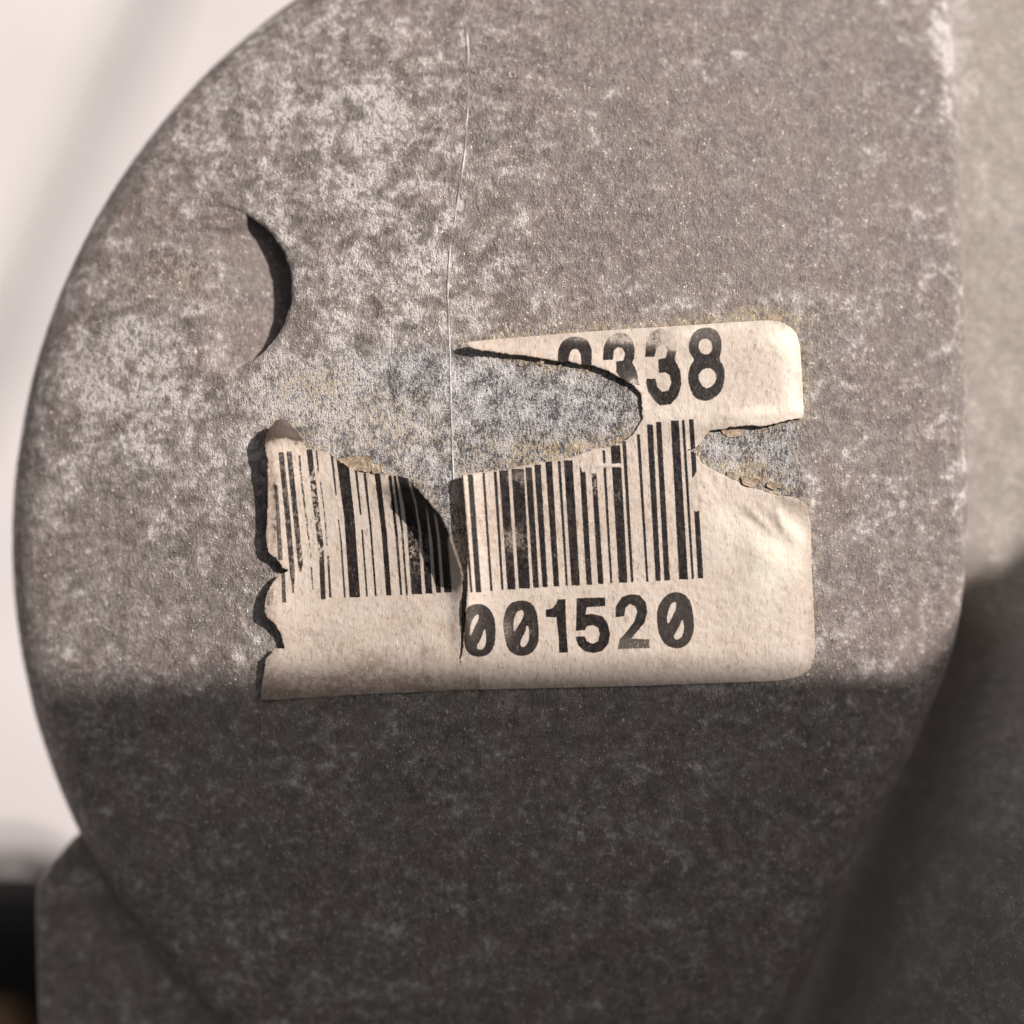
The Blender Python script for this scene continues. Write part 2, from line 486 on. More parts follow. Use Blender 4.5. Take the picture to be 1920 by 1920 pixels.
p2, q2, rim = cut(pts, quads, d_all, near)
x, y = p2[:, 0], p2[:, 1]
z = dome(x, y)
at, gd = surface_attrs(x, y, z)
ce, _ = crease_side(p2)
cr_f = .26 + .70 * smooth(-1.2, -4.5, y)
t = np.clip((ce + cr_f) / cr_f, 0, .985)
z = z - cr_f * (1 - np.sqrt(1 - t * t))                              # rounded right-hand edge
lip = np.clip(1 - seg_nearest(p2, recess)[0] / .07, 0, .99)
z = z - .045 * (1 - np.sqrt(1 - lip * lip)) * smooth(-4.2, -2.9, x)
edge_px = smooth(.0, .35, -d_re)
amp = np.where(gd < 0, .35, 1.0)
relief = vnoise(x, y, 2.2, 11, 3, .55) * .017 + vnoise(x, y, 8, 23, 2, .6) * .0075
z = z + relief * amp * np.clip(edge_px + .25, 0, 1)
v = np.stack([x, y, z], 1)
# rims: outer round side, right-hand step, recess wall
mid = v[rim].mean(1)[:, :2]
r_in = seg_nearest(mid, recess)[0] < .02
r_fr = (np.abs(mid) > 7.3).any(1)
body_rim = rim[~r_in & ~r_fr]
v2, sq, ids = skirt(v, body_rim, 3.6)
at2 = {k: np.concatenate([a, a[ids] * 0]) for k, a in at.items()}
o = mesh_from('end_face', v2, np.vstack([q2, sq]), M['cast'], housing, at2)

# recess: floor and wall
fp, fq = grid(recess[:, 0].min() - .05, recess[:, 0].max() + .05, recess[:, 1].min() - .05, recess[:, 1].max() + .05, .025)
dd, nn = seg_nearest(fp, recess); dd = np.where(inside(fp, recess), -dd, dd)
fp, fq, frim = cut(fp, fq, dd, nn)
fz = recess_floor(fp[:, 0], fp[:, 1]) + vnoise(fp[:, 0], fp[:, 1], 3, 41, 3) * .007
dwall = np.clip(-np.where(inside(fp, recess), -seg_nearest(fp, recess)[0], 0), 0, 1)
fv = np.stack([fp[:, 0], fp[:, 1], fz], 1)
fat, _ = surface_attrs(fv[:, 0], fv[:, 1], fz)
fat['oxide'] = fat['oxide'] - .9 * smooth(360, 470, fv[:, 0] * S + 960); fat['calm'] = fat['calm'] + .9 * smooth(330, 450, fv[:, 0] * S + 960)
fv, fq, fat, _ = compact(fv, fq, fat)
mesh_from('spot_face', fv, fq, M['cast'], housing, fat)
wtop = np.stack([recess[:, 0], recess[:, 1], dome(recess[:, 0], recess[:, 1]) - .035 * smooth(-4.2, -2.9, recess[:, 0])], 1)
wbot = np.stack([recess[:, 0], recess[:, 1], recess_floor(recess[:, 0], recess[:, 1]) - .02], 1)
nr = len(recess); i = np.arange(nr); j = (i + 1) % nr
wv = np.vstack([wtop, wbot]); wq = np.stack([i, j, j + nr, i + nr], 1)
wat, _ = surface_attrs(wv[:, 0], wv[:, 1], wv[:, 2])
mesh_from('recess_wall', wv, wq, M['cast'], housing, wat)

# right-hand flange, a step lower and turned a little towards the sun
def flange_z(x, y):
    d = x - 5.0
    return -.95 - .07 * d - .02 * d * d + .0 * y + .05 * vnoise(x, y, .5, 77, 2)
gp, gq = grid(2.2, 9.6, -9.4, 9.0, .045)
gz = flange_z(gp[:, 0], gp[:, 1])
gz = gz + vnoise(gp[:, 0], gp[:, 1], 2.4, 13, 3, .55) * .02
# the flange is swept round the foot of the end face and rises gently in the lower right
gd_, _ = crease_side(gp)
low = smooth(-1.0, -5.5, gp[:, 1])
gz = gz + low * 1.5 * smooth(.25, 2.4, gd_) - .75 * smooth(-.3, -1.8, gp[:, 1]) * np.exp(-((gd_ - .1) / .42) ** 2)
keep = gd_ > -1.2
gq = gq[keep[gq].all(1)]
gv = np.stack([gp[:, 0], gp[:, 1], gz], 1)
gat, _ = surface_attrs(gv[:, 0], gv[:, 1], gz)
gat['ghost'] *= 0; gat['stain'] *= .2; gat['calm'] *= .1; gat['oxide'] = gat['oxide'] + .5 * smooth(-1.5, -4, gp[:, 1]) * smooth(.3, 1.2, gd_)  # oxide mottling, raised in the lower right to stand in for skylight
gv, gq, gat, _ = compact(gv, gq, gat)
mesh_from('flange', gv, gq, M['flange'], housing, gat)

# lower left lug
def prism_top(outline_xy, z0, bevel, depth, name, mat, parent, step=.05, attrs=True, tilt=(0, 0), seed=3, rough=.012):
    o_ = np.asarray(outline_xy, float)
    p, q = grid(o_[:, 0].min() - .1, o_[:, 0].max() + .1, o_[:, 1].min() - .1, o_[:, 1].max() + .1, step)
    d, n = seg_nearest(p, o_); s = np.where(inside(p, o_), -1, 1)
    p, q, rim_ = cut(p, q, d * s, n)
    d2, _ = seg_nearest(p, o_)
    t_ = np.clip(1 - d2 / bevel, 0, .97)
    z_ = z0 - bevel * (1 - np.sqrt(1 - t_ * t_)) + tilt[0] * (p[:, 0] - o_[0, 0]) + tilt[1] * (p[:, 1] - o_[0, 1])
    z_ = z_ + vnoise(p[:, 0], p[:, 1], 2.2, seed, 3) * rough
    vv = np.stack([p[:, 0], p[:, 1], z_], 1)
    vv, qq, ii = skirt(vv, rim_, z0 - depth, True)
    a_ = {}
    if attrs:
        a_, _ = surface_attrs(vv[:, 0], vv[:, 1], vv[:, 2]); a_['ghost'] *= 0; a_['stain'] *= 0
    vv, qq, a_, _ = compact(vv, np.vstack([q, qq]), a_)
    return mesh_from(name, vv, qq, mat, parent, a_)
lug_px = chaikin(np.array([(62, 1690), (66, 1655), (100, 1612), (150, 1556), (260, 1500), (420, 1600), (620, 1900), (640, 2040), (74, 2040), (66, 1850)], float), 2)
lug_xy = np.stack(at_z(lug_px[:, 0], lug_px[:, 1], -1.15), 1)
prism_top(lug_xy, -1.15, .12, 11.5, 'mounting_lug', M['lug'], housing)

# raised oxide line wandering down the face
line_px = np.array([(868, -40), (870, 20), (877, 60), (878, 150), (876, 230), (871, 290), (862, 350), (852, 410), (844, 470), (839, 530), (840, 590),
                    (843, 650), (845, 720), (846, 790), (849, 850), (850, 905)], float)
lp = chaikin(line_px, 2, False)
fine = []
for a, b in zip(lp[:-1], lp[1:]):
    for k in range(4): fine.append(a + (b - a) * k / 4)
fine = np.array(fine)
fine[:, 0] += vnoise(fine[:, 1], fine[:, 1] * 0, 1 / 14., 9, 2) * 1.2
wd = (2.1 + 1.5 * vnoise(fine[:, 1], fine[:, 1] * 0, 1 / 26., 19, 3)) / S
lx, ly, lz = unproject(fine[:, 0], fine[:, 1])
rv = []; rq = []
for k in range(len(fine)):
    zz = dome(lx[k], ly[k])
    for (u, h) in ((-1.2, -.012), (-.5, .007), (.5, .007), (1.2, -.012)):
        rv.append((lx[k] + u * max(wd[k], .004), ly[k], zz + h))
    if k:
        b0 = (k - 1) * 4
        for c in range(3): rq.append((b0 + c, b0 + c + 1, b0 + 5 + c, b0 + 4 + c))
mesh_from('casting_line', rv, rq, M['seam'], housing)

# body and post under the face (hardly seen: they carry it)
def tube(name, cx, cy, r0, r1, z0, z1, mat, parent, seg=64, cap=True):
    a = np.linspace(0, 2 * math.pi, seg, endpoint=False)
    vv = [(cx + r0 * math.cos(t), cy + r0 * math.sin(t), z0) for t in a] + [(cx + r1 * math.cos(t), cy + r1 * math.sin(t), z1) for t in a]
    vv += [(cx, cy, z0), (cx, cy, z1)]
    i = np.arange(seg); j = (i + 1) % seg
    qq = np.stack([i, j, j + seg, i + seg], 1)
    tr = np.concatenate([np.stack([j, i, np.full(seg, 2 * seg)], 1), np.stack([i + seg, j + seg, np.full(seg, 2 * seg + 1)], 1)])
    return mesh_from(name, vv, qq, mat, parent, tris=tr)
tube('body', 2.6, -.6, 7.2, 7.4, -5.2, -2.2, M['lug'], housing)
GZ = -40.0
tube('mounting_post', 7.5, -7.5, 2.2, 2.2, GZ, -2.4, M['post'], housing, 32)

# ------------------------------------------------------------------ the label
lab = thing('barcode_label', 'cream paper barcode label, torn and peeling, reading 338 and 001520, stuck on grey casting', 'label')
LS = 1.6
lp_, lq = grid(478, 1538, 592, 1322, LS)
ld, ln = seg_nearest(lp_, outline); ls_in = inside(lp_, outline)
lp2, lq2, lrim = cut(lp_, lq, np.where(ls_in, -ld, ld), ln)
px, py = lp2[:, 0], lp2[:, 1]

def near_poly(poly):
    return seg_nearest(lp2, np.asarray(poly, float), False)[0]
G = lambda cx, cy, rx, ry: np.exp(-((px - cx) / rx) ** 2 - ((py - cy) / ry) ** 2)
lift = np.full(len(lp2), .022)
# left side curls up off the metal
d = near_poly(left_edge[1:])
lw = smooth(1312, 1225, py) * (1 - .45 * smooth(1120, 1240, py)) * (1 - .0 * px)
lift += lw * (.15 - .06 * smooth(860, 960, py)) * np.exp(-(np.maximum(px - 498, 0) / 62) ** 1.6)
lift += .05 * G(525, 790, 40, 50)
lift += .03 * smooth(1325, 1290, py) * np.exp(-(np.maximum(px - 488, 0) / 50) ** 2)
# free edge of the left piece, rolled up along the middle tear
curl = [(762, 897), (777, 909), (799, 934), (824, 962), (840, 990), (852, 1027), (863, 1059), (867, 1077)]
d = near_poly(curl); left_of = px < np.interp(py, [890, 934, 990, 1059, 1109, 1260], [858, 858, 862, 870, 871, 866])
wgt = smooth(880, 925, py) * smooth(1180, 1020, py)
lift += np.where(left_of, .34 * np.exp(-(d / 28) ** 1.5) * wgt, 0)
d = near_poly([(867, 1077), (866, 1109), (865, 1177), (862, 1234)])
lift += np.where(left_of, .05 * np.exp(-(d / 18) ** 2) * smooth(1250, 1180, py), 0)
# left edge of the right piece
d = near_poly(tear_mid[1:])
lift += np.where(~left_of, .125 * np.exp(-(d / 30) ** 1.6) * smooth(1240, 1150, py) * smooth(860, 900, py), 0)
# upper tongue, lifted along its lower tear
d = near_poly(tear_top[13:]); tongue = (py < 770)
lift += np.where(tongue, .055 * np.exp(-(d / 26) ** 1.7) * smooth(1225, 1160, px), 0)
lift += .05 * G(878, 646, 45, 30) * tongue
# tears on the right
d = near_poly(tear_r[:7]); lift += np.where(py < 812, .030 * np.exp(-(d / 20) ** 1.7) * smooth(1330, 1400, px), 0)
d = near_poly(tear_r[16:]); lift += np.where(py > 900, .05 * np.exp(-(d / 24) ** 1.6) * smooth(1440, 1490, px), 0)
# wrinkles and blisters of the right half
def ridge(a, b, wdt, h):
    a, b = np.array(a, float), np.array(b, float)
    d_, _ = seg_nearest(lp2, np.stack([a, b]), False)
    tt = np.clip(((lp2 - a) @ (b - a)) / ((b - a) @ (b - a)), 0, 1)
    return h * np.exp(-(d_ / wdt) ** 2) * np.sin(np.pi * np.clip(tt, .08, .92))
lift += ridge((1388, 940), (1462, 1008), 9, .026) + ridge((1436, 952), (1514, 1030), 15, .042) + ridge((1380, 1000), (1480, 1070), 26, .028) + ridge((1455, 945), (1470, 1000), 8, .014)
lift -= .022 * G(1420, 975, 30, 14)
lift += .020 * G(1460, 1060, 60, 60) + .018 * G(1345, 1040, 40, 50)
lift += np.clip(G(1312, 916, 20, 34), 0, .8) * .022 + .010 * vnoise(px, py, 1 / 10., 3, 2) * G(1316, 922, 24, 36)
lift += .012 * np.exp(-((py - 873) / 4) ** 2 - ((px - 1138) / 28) ** 2) + .010 * G(1118, 858, 14, 10)
lift += .016 * np.exp(-((py - 778 + (px - 1400) * .08) / 9) ** 2) * smooth(1330, 1380, px)
lift += .012 * vnoise(px, py, 1 / 120., 6, 3) + .0035 * vnoise(px, py, 1 / 18., 8, 2) + .0020 * vnoise(px, py, 1 / 7., 28, 1)
lift += .022 * G(1490, 625, 40, 40) + .012 * smooth(655, 605, py + (px - 1400) * .06)
te = near_poly(top_edge + [(1507, 784)])
lift += .050 * smooth(2, 46, te) * smooth(1180, 1330, px) * smooth(830, 790, py)
te = near_poly(right_bot[:9]); lift += .022 * smooth(2, 40, te) * smooth(950, 1060, py) * smooth(1330, 1420, px)
# soft round-over where the lower edge bends to the metal
lift = np.maximum(lift, .016)
lx, ly, lz = unproject(px, py, lift)
LV = np.stack([lx, ly, lz], 1)

# ---- print -----------------------------------------------------------
A_ = lambda pts: [(470 + a / 4.683, 820 + b / 4.683) for a, b in pts]
B_ = lambda pts: [(840 + a / 3.84, 840 + b / 3.84) for a, b in pts]
D_ = lambda pts: [(840 + a / 3.84, 1090 + b / 3.84) for a, b in pts]
E_ = lambda pts: [(1020 + a / 3.692, 590 + b / 3.692) for a, b in pts]
def bar(*rows):
    """rows of (x_left, x_right, y) from top to bottom"""
    return [(r[0], r[2]) for r in rows] + [(r[1], r[2]) for r in rows[::-1]]
bars_left = [
    (bar((172, 205, 170), (165, 195, 700), (175, 205, 1010)), .35), (bar((150, 205, 1330), (140, 192, 1475)), .5), (bar((228, 240, 1330), (232, 244, 1460)), .3),
    (bar((208, 235, 420), (222, 258, 700), (240, 282, 1080)), .8), (bar((268, 300, 1180), (275, 313, 1450)), .85),
    (bar((242, 290, 130), (300, 350, 700), (342, 388, 1180), (368, 380, 1370)), .93), (bar((313, 360, 122), (372, 420, 700), (414, 460, 1110), (428, 445, 1180)), .93),
    (bar((418, 436, 155), (440, 458, 400), (482, 502, 750), (516, 525, 980)), .9), (bar((518, 533, 1010), (522, 534, 1060)), .6), (bar((524, 540, 1140), (544, 552, 1340)), .85),
    (bar((488, 540, 105), (540, 592, 550), (590, 640, 950), (600, 645, 1050), (615, 660, 1422)), .95),
    (bar((568, 585, 118), (588, 600, 305)), .85), (bar((605, 620, 390), (640, 652, 650), (666, 680, 950)), .8), (bar((670, 690, 1040), (690, 710, 1410)), .9),
    (bar((698, 722, 135), (743, 757, 510)), .9), (bar((765, 775, 720), (784, 800, 900), (819, 836, 1410)), .9),
    (bar((752, 856, 195), (820, 912, 700), (868, 962, 1405)), 1), (bar((913, 935, 285), (960, 976, 682)), 1), (bar((970, 986, 812), (1014, 1030, 1398)), 1),
    (bar((988, 1012, 310), (1043, 1062, 780), (1090, 1107, 1395)), 1), (bar((1087, 1137, 320), (1150, 1197, 850), (1190, 1237, 1390)), 1),
    (bar((1208, 1237, 335), (1268, 1292, 850), (1313, 1332, 1385)), 1), (bar((1250, 1277, 335), (1318, 1338, 800), (1364, 1382, 1385)), 1),
    (bar((1285, 1375, 330), (1345, 1445, 600), (1372, 1472, 800), (1412, 1506, 1378)), 1),
    (bar((1385, 1440, 350), (1450, 1535, 560), (1500, 1562, 850), (1535, 1597, 1372)), 1),
    (bar((1480, 1580, 440), (1550, 1608, 640), (1592, 1640, 900), (1628, 1672, 1366)), 1),
    (bar((1560, 1700, 520), (1630, 1760, 700), (1665, 1735, 920), (1698, 1767, 1362)), 1)]
bars_right = [((92, 108, 195), (160, 178, 1040)), ((140, 180, 190), (200, 241, 1040)), ((246, 264, 180), (304, 322, 1030)), ((328, 350, 170), (384, 401, 1022)),
              ((367, 433, 160), (428, 488, 1018)), ((456, 546, 150), (510, 592, 1012)), ((556, 604, 140), (614, 656, 1006)), ((620, 668, 120), (680, 718, 1002)),
              ((700, 749, 95), (761, 802, 997)), ((789, 811, 92), (848, 864, 993)), ((833, 897, 88), (889, 951, 990)), ((944, 986, 90), (996, 1037, 985)),
              ((1033, 1070, 182), (1080, 1121, 979)), ((1110, 1131, 15), (1167, 1184, 972)), ((1170, 1240, -20), (1230, 1293, 970)), ((1253, 1281, -50), (1317, 1336, 967)),
              ((1358, 1382, -100), (1427, 1444, 961)), ((1431, 1475, -170), (1494, 1533, 957)), ((1496, 1535, -188), (1557, 1599, 953)), ((1603, 1662, -198), (1664, 1729, 947)),
              ((1682, 1703, -202), (1754, 1772, 943)), ((1734, 1768, -208), (1799, 1839, 939))]
d_bar = np.full(len(lp2), 1e3); s_ink = np.ones(len(lp2))
for poly, st in bars_left:
    e = sdf(lp2, A_(poly), 12)
    m = e < d_bar; d_bar[m] = e[m]; s_ink[m] = np.where(e[m] < 6, st, 1)
for rows in bars_right:
    e = sdf(lp2, B_(bar(*rows)), 12)
    m = e < d_bar; d_bar[m] = e[m]; s_ink[m] = 1
digits = [
    (D_([(145, 180), (200, 160), (260, 168), (310, 208), (340, 280), (344, 400), (330, 480), (290, 530), (230, 546), (165, 535), (125, 490), (112, 420), (120, 300), (128, 215)]),
     [D_([(222, 232), (217, 280), (192, 325), (172, 375), (160, 400), (158, 350), (170, 290), (190, 252)]), D_([(265, 332), (276, 400), (271, 460), (246, 491), (213, 490), (204, 465), (230, 430), (246, 390)])], 1),
    (D_([(450, 155), (520, 135), (585, 145), (630, 190), (648, 270), (656, 400), (640, 470), (600, 520), (540, 540), (480, 530), (430, 490), (405, 400), (395, 300), (410, 215)]),
     [D_([(500, 215), (540, 204), (546, 240), (530, 282), (500, 325), (476, 372), (469, 310), (480, 255)]), D_([(572, 303), (586, 360), (581, 430), (560, 466), (535, 475), (519, 450), (530, 410), (555, 370)])], 1),
    (D_([(790, 130), (845, 128), (850, 300), (865, 512), (800, 515), (795, 400), (780, 260), (705, 257), (703, 205), (750, 195), (775, 165)]), [], 0),
    (D_([(928, 120), (1131, 115), (1133, 178), (1000, 186), (990, 240), (1040, 234), (1110, 250), (1150, 300), (1167, 380), (1155, 450), (1110, 502), (1050, 518), (985, 505), (935, 460), (918, 398), (985, 394), (1000, 430),
         (1040, 450), (1080, 430), (1093, 380), (1080, 335), (1040, 315), (1000, 325), (985, 352), (920, 356), (925, 180)]), [], 0),
    (D_([(1205, 258), (1208, 180), (1250, 115), (1310, 93), (1380, 100), (1425, 150), (1436, 220), (1415, 300), (1370, 350), (1322, 412), (1451, 418), (1453, 481), (1222, 488), (1233, 420), (1280, 370), (1340, 290), (1362, 225),
         (1350, 180), (1310, 163), (1280, 190), (1268, 252)]), [], 0),
    (D_([(1540, 130), (1590, 85), (1650, 75), (1710, 95), (1750, 150), (1768, 250), (1773, 350), (1745, 430), (1700, 475), (1640, 486), (1570, 465), (1525, 400), (1502, 300), (1505, 200)]),
     [D_([(1610, 155), (1645, 145), (1641, 200), (1612, 260), (1585, 312), (1574, 270), (1590, 200)]), D_([(1690, 268), (1701, 330), (1690, 390), (1660, 420), (1630, 416), (1624, 390), (1658, 340), (1680, 290)])], 1),
    (E_([(94, 250), (120, 190), (170, 155), (240, 150), (300, 170), (331, 240), (332, 300), (326, 420), (96, 420)]), [E_([(170, 300), (185, 250), (215, 235), (245, 250), (259, 300), (254, 420), (172, 420)])], 1),
    (E_([(407, 314), (412, 230), (440, 160), (500, 125), (570, 130), (610, 170), (629, 240), (625, 300), (612, 330), (642, 390), (662, 490), (560, 470), (500, 400), (498, 323), (550, 315), (561, 270), (540, 230), (510, 225),
         (485, 245), (478, 312)]), [], 0),
    (E_([(699, 292), (705, 200), (740, 120), (800, 95), (870, 110), (910, 170), (921, 240), (905, 310), (945, 390), (951, 480), (930, 560), (880, 620), (800, 630), (768, 600), (720, 530), (704, 470), (712, 443), (772, 443),
         (785, 500), (820, 533), (860, 526), (881, 470), (870, 420), (840, 400), (795, 403), (789, 308), (840, 300), (856, 250), (840, 215), (810, 205), (780, 230), (766, 292)]), [], 0),
    (E_([(998, 220), (1020, 140), (1070, 95), (1140, 85), (1200, 110), (1231, 180), (1227, 260), (1212, 305), (1245, 360), (1254, 430), (1235, 520), (1180, 580), (1110, 602), (1040, 575), (1005, 500), (994, 420), (1012, 350),
         (1042, 312), (1010, 270)]), [E_([(1070, 200), (1090, 170), (1130, 165), (1160, 190), (1166, 240), (1140, 276), (1095, 272), (1072, 240)]), E_([(1064, 430), (1090, 385), (1140, 364), (1185, 395), (1196, 440), (1170, 490), (1130, 513), (1090, 490)])], 1)]
d_dig = np.full((len(digits), len(lp2)), 1e3)
for k, (outer, holes, rnd) in enumerate(digits):
    e = sdf(lp2, chaikin(outer, 1) if rnd else outer, 12)
    for hpoly in holes:
        e = np.maximum(e, -sdf(lp2, chaikin(hpoly, 1), 12))
    d_dig[k] = e
dd_min = d_dig.min(0); which = d_dig.argmin(0)
ink_d = np.minimum(d_bar, dd_min)
near_dig = dd_min < 5
# fade of the printed digits: the head of the top row is rubbed pale, the last figures of the lower row too
s_ink[near_dig] = 1
m = near_dig & (which >= 6)
fadey = np.interp(px, [1040, 1180, 1300, 1400], [640, 652, 668, 655])
s_ink[m] = (.46 + .52 * smooth(-16, 6, py - fadey))[m]
m8 = near_dig & (which == 9); s_ink[m8] = (.72 + .25 * smooth(625, 670, py))[m8]
s_ink[m & (which == 8)] *= (1 - .6 * G(1212, 752, 12, 14) - .5 * G(1262, 640, 14, 24))[m & (which == 8)]
s_ink[m & (which == 7)] *= (1 - .5 * G(1190, 716, 14, 10))[m & (which == 7)]
m2 = near_dig & (which == 4); s_ink[m2] = (.97 - .28 * smooth(1180, 1205, py))[m2]
m0 = near_dig & (which == 5); s_ink[m0] = .90
m0 = near_dig & (which == 0); s_ink[m0] = (.95 - .25 * G(885, 1165, 14, 40))[m0]
m0 = near_dig & (which == 1); s_ink[m0] = (.95 - .35 * G(950, 1180, 12, 26))[m0]
# rubbed places
wear = .04 + .9 * (px < 618) * smooth(868, 880, py) * smooth(1062, 1040, py) * (px > 562)
wear += .45 * (px < 575) * .6
wear += .75 * G(771, 1035, 10, 34) + .5 * G(796, 1040, 10, 26) + .35 * G(752, 1010, 6, 40)
wear += .8 * G(1111, 905, 9, 20) + .5 * G(1090, 872, 10, 14) + .45 * G(960, 1012, 26, 26) + .35 * G(975, 900, 22, 12) + .35 * G(1158, 925, 8, 12)
wob = vnoise(px, py, 1 / 7., 71, 2) * 2.0
blank = lambda cx, cy, rx_, ry_: (1 - np.hypot((px - cx) / rx_, (py - cy) / ry_)) * min(rx_, ry_) + wob
bl = np.maximum.reduce([blank(1308, 922, 14, 36), np.minimum(4.0 - np.abs(py - 873), 33 - np.abs(px - 1136)) + wob, blank(1102, 860, 13, 13), blank(1096, 872, 8, 12)])
ink_d = np.maximum(ink_d, np.where(dd_min > 6, bl, -1e3))
s_ink = s_ink * (1 - .35 * smooth(0, 1, G(962, 1010, 16, 22))) * (1 - .30 * G(972, 892, 22, 10))
s_ink = s_ink * (1 - .5 * smooth(1270, 1300, px) * smooth(1000, 900, py) * 0)
dirt = (.19 + .75 * smooth(1235, 1290, py) * (px < 900) + .35 * smooth(1262, 1285, py) + .55 * G(690, 1240, 60, 30) + .6 * G(800, 1225, 20, 16) + .35 * G(600, 1200, 60, 24) + .3 * G(760, 1170, 30, 40) + .3 * G(1250, 1245, 120, 16) + .25 * G(1400, 690, 60, 40) + .3 * G(960, 640, 60, 12) + .25 * G(1080, 980, 160, 60) + .4 * np.exp(-((px - 500) / 26) ** 2)
        + .35 * G(905, 960, 34, 70) + .35 * G(1410, 950, 30, 18) + .5 * G(1490, 945, 26, 12) + .25 * G(1180, 1200, 10, 10) + .3 * smooth(1495, 1525, px))
dirt += .7 * np.exp(-near_poly(tear_tl) / 3.0) + .5 * np.exp(-near_poly(tear_mid) / 3.0) + .5 * np.exp(-near_poly(tear_top) / 2.5) + .5 * np.exp(-near_poly(left_edge) / 4)
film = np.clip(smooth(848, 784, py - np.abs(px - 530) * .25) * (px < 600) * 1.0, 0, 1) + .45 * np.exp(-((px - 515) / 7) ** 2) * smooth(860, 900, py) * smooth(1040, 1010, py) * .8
highlight = (G(1478, 628, 46, 30) + G(1494, 690, 16, 60) + G(1496, 750, 18, 22) + .8 * G(1300, 622, 22, 14) + .6 * G(1400, 612, 90, 10) + .5 * G(1250, 772, 60, 24) + .6 * G(1440, 770, 60, 12)  # sunlit highlights of the curled paper, painted as paler cream
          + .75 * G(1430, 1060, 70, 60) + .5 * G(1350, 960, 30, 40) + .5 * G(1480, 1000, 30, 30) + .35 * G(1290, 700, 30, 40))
lat = dict(highlight=np.clip(highlight, 0, 1), ink_d=np.clip(ink_d, -20, 20), ink_s=np.clip(s_ink, 0, 1), wear=np.clip(wear, 0, 1), dirt=np.clip(dirt, 0, .85), film=np.clip(film, 0, 1))

# ---- meshes: one sheet shared out among paper, bar code and figures -----
lnrm = vert_normals(LV, lq2); 
if lnrm[:, 2].mean() < 0:
    lq2 = lq2[:, ::-1]; lrim = lrim[:, ::-1]; lnrm = -lnrm
fc = lp2[lq2].mean(1)
f_dig = dd_min[lq2].mean(1); f_which = which[lq2[:, 0]]
bar_zone = np.array(A_([(140, 60), (700, 60), (1500, 200), (1850, 600), (1850, 1500), (120, 1500)])), np.array(B_([(60, 230), (700, 60), (1300, -60), (1400, -240), (1850, -240), (1860, 960), (140, 1055)]))
in_bar = ((inside(fc, bar_zone[0]) & (fc[:, 0] < 868)) | (inside(fc, bar_zone[1]) & (fc[:, 0] > 860))) & (np.minimum(d_bar, 1e3)[lq2].min(1) < 1.5)
is_dig = f_dig < 1.5
in_bar &= ~is_dig
rest = lq2[~in_bar & ~is_dig]
T = .013
# paper: top faces + torn rim + underside
ids = np.unique(lrim); mp = np.full(len(LV), -1); mp[ids] = len(LV) + np.arange(len(ids))
low = LV[ids] - np.array([0, 0, T])
rimq = np.stack([lrim[:, 1], lrim[:, 0], mp[lrim[:, 0]], mp[lrim[:, 1]]], 1)
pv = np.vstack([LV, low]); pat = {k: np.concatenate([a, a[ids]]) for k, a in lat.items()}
pat['ink_d'][len(LV):] = 20
vv, qq, aa, _ = compact(pv, np.vstack([rest, rimq]), pat)
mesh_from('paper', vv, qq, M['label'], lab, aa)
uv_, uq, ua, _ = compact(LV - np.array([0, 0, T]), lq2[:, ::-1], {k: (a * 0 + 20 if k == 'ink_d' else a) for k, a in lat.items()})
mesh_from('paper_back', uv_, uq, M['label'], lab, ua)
vv, qq, aa, nn_ = compact(LV, lq2[in_bar], lat, lnrm)
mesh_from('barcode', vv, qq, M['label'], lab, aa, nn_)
for k in range(len(digits)):
    f = is_dig & (f_which == k)
    if f.sum() < 5: continue
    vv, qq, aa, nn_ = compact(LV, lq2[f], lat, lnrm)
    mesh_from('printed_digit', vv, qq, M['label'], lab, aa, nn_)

# ---- torn scraps still glued to the metal beside the label ---------------
def scrap(pts_px, h, seed, parent=lab, name='paper_scrap', curl_=.03):
    poly = np.array(J(seed, np.vstack([pts_px, pts_px[:1]]), 1.0, 4)[:-1])
    p, q = grid(poly[:, 0].min() - 3, poly[:, 0].max() + 3, poly[:, 1].min() - 3, poly[:, 1].max() + 3, 1.8)
    d, n = seg_nearest(p, poly); d = np.where(inside(p, poly), -d, d)
    p, q, rm = cut(p, q, d, n)
    if len(q) < 3: return
    lf = h + curl_ * np.clip(vnoise(p[:, 0], p[:, 1], 1 / 12., seed, 2), -.4, 1) + .006 * vnoise(p[:, 0], p[:, 1], 1 / 4., seed + 3)
    X, Y, Z = unproject(p[:, 0], p[:, 1], lf)
    V = np.stack([X, Y, Z], 1)
    V, sq, ii = skirt(V, rm, .03)
    V, Q, _, _ = compact(V, np.vstack([q[:, ::-1], sq]), {})
    mesh_from(name, V, Q, M['scrap'], parent)
scrap(np.array([(634, 862), (650, 856), (690, 853), (700, 862), (698, 872), (712, 874), (714, 886), (690, 885), (668, 882), (650, 874)], float), .016, 51, curl_=.014)
scrap(np.array([(696, 868), (714, 870), (716, 887), (698, 888)], float), .03, 52)
scrap(np.array([(1388, 893), (1404, 896), (1424, 898), (1424, 912), (1408, 914), (1394, 908)], float), .025, 53)
scrap(np.array([(1440, 904), (1466, 902), (1468, 914), (1450, 918), (1438, 912)], float), .028, 54)
scrap(np.array([(1352, 805), (1378, 801), (1394, 804), (1390, 818), (1370, 820), (1356, 814)], float), .016, 55, curl_=.012)
scrap(np.array([(1364, 884), (1376, 888), (1374, 900), (1362, 894)], float), .022, 56)
scrap(np.array([(975, 668), (984, 672), (980, 688), (972, 684)], float), .014, 57, curl_=.01)
scrap(np.array([(1008, 671), (1022, 675), (1016, 686), (1006, 682)], float), .02, 58)

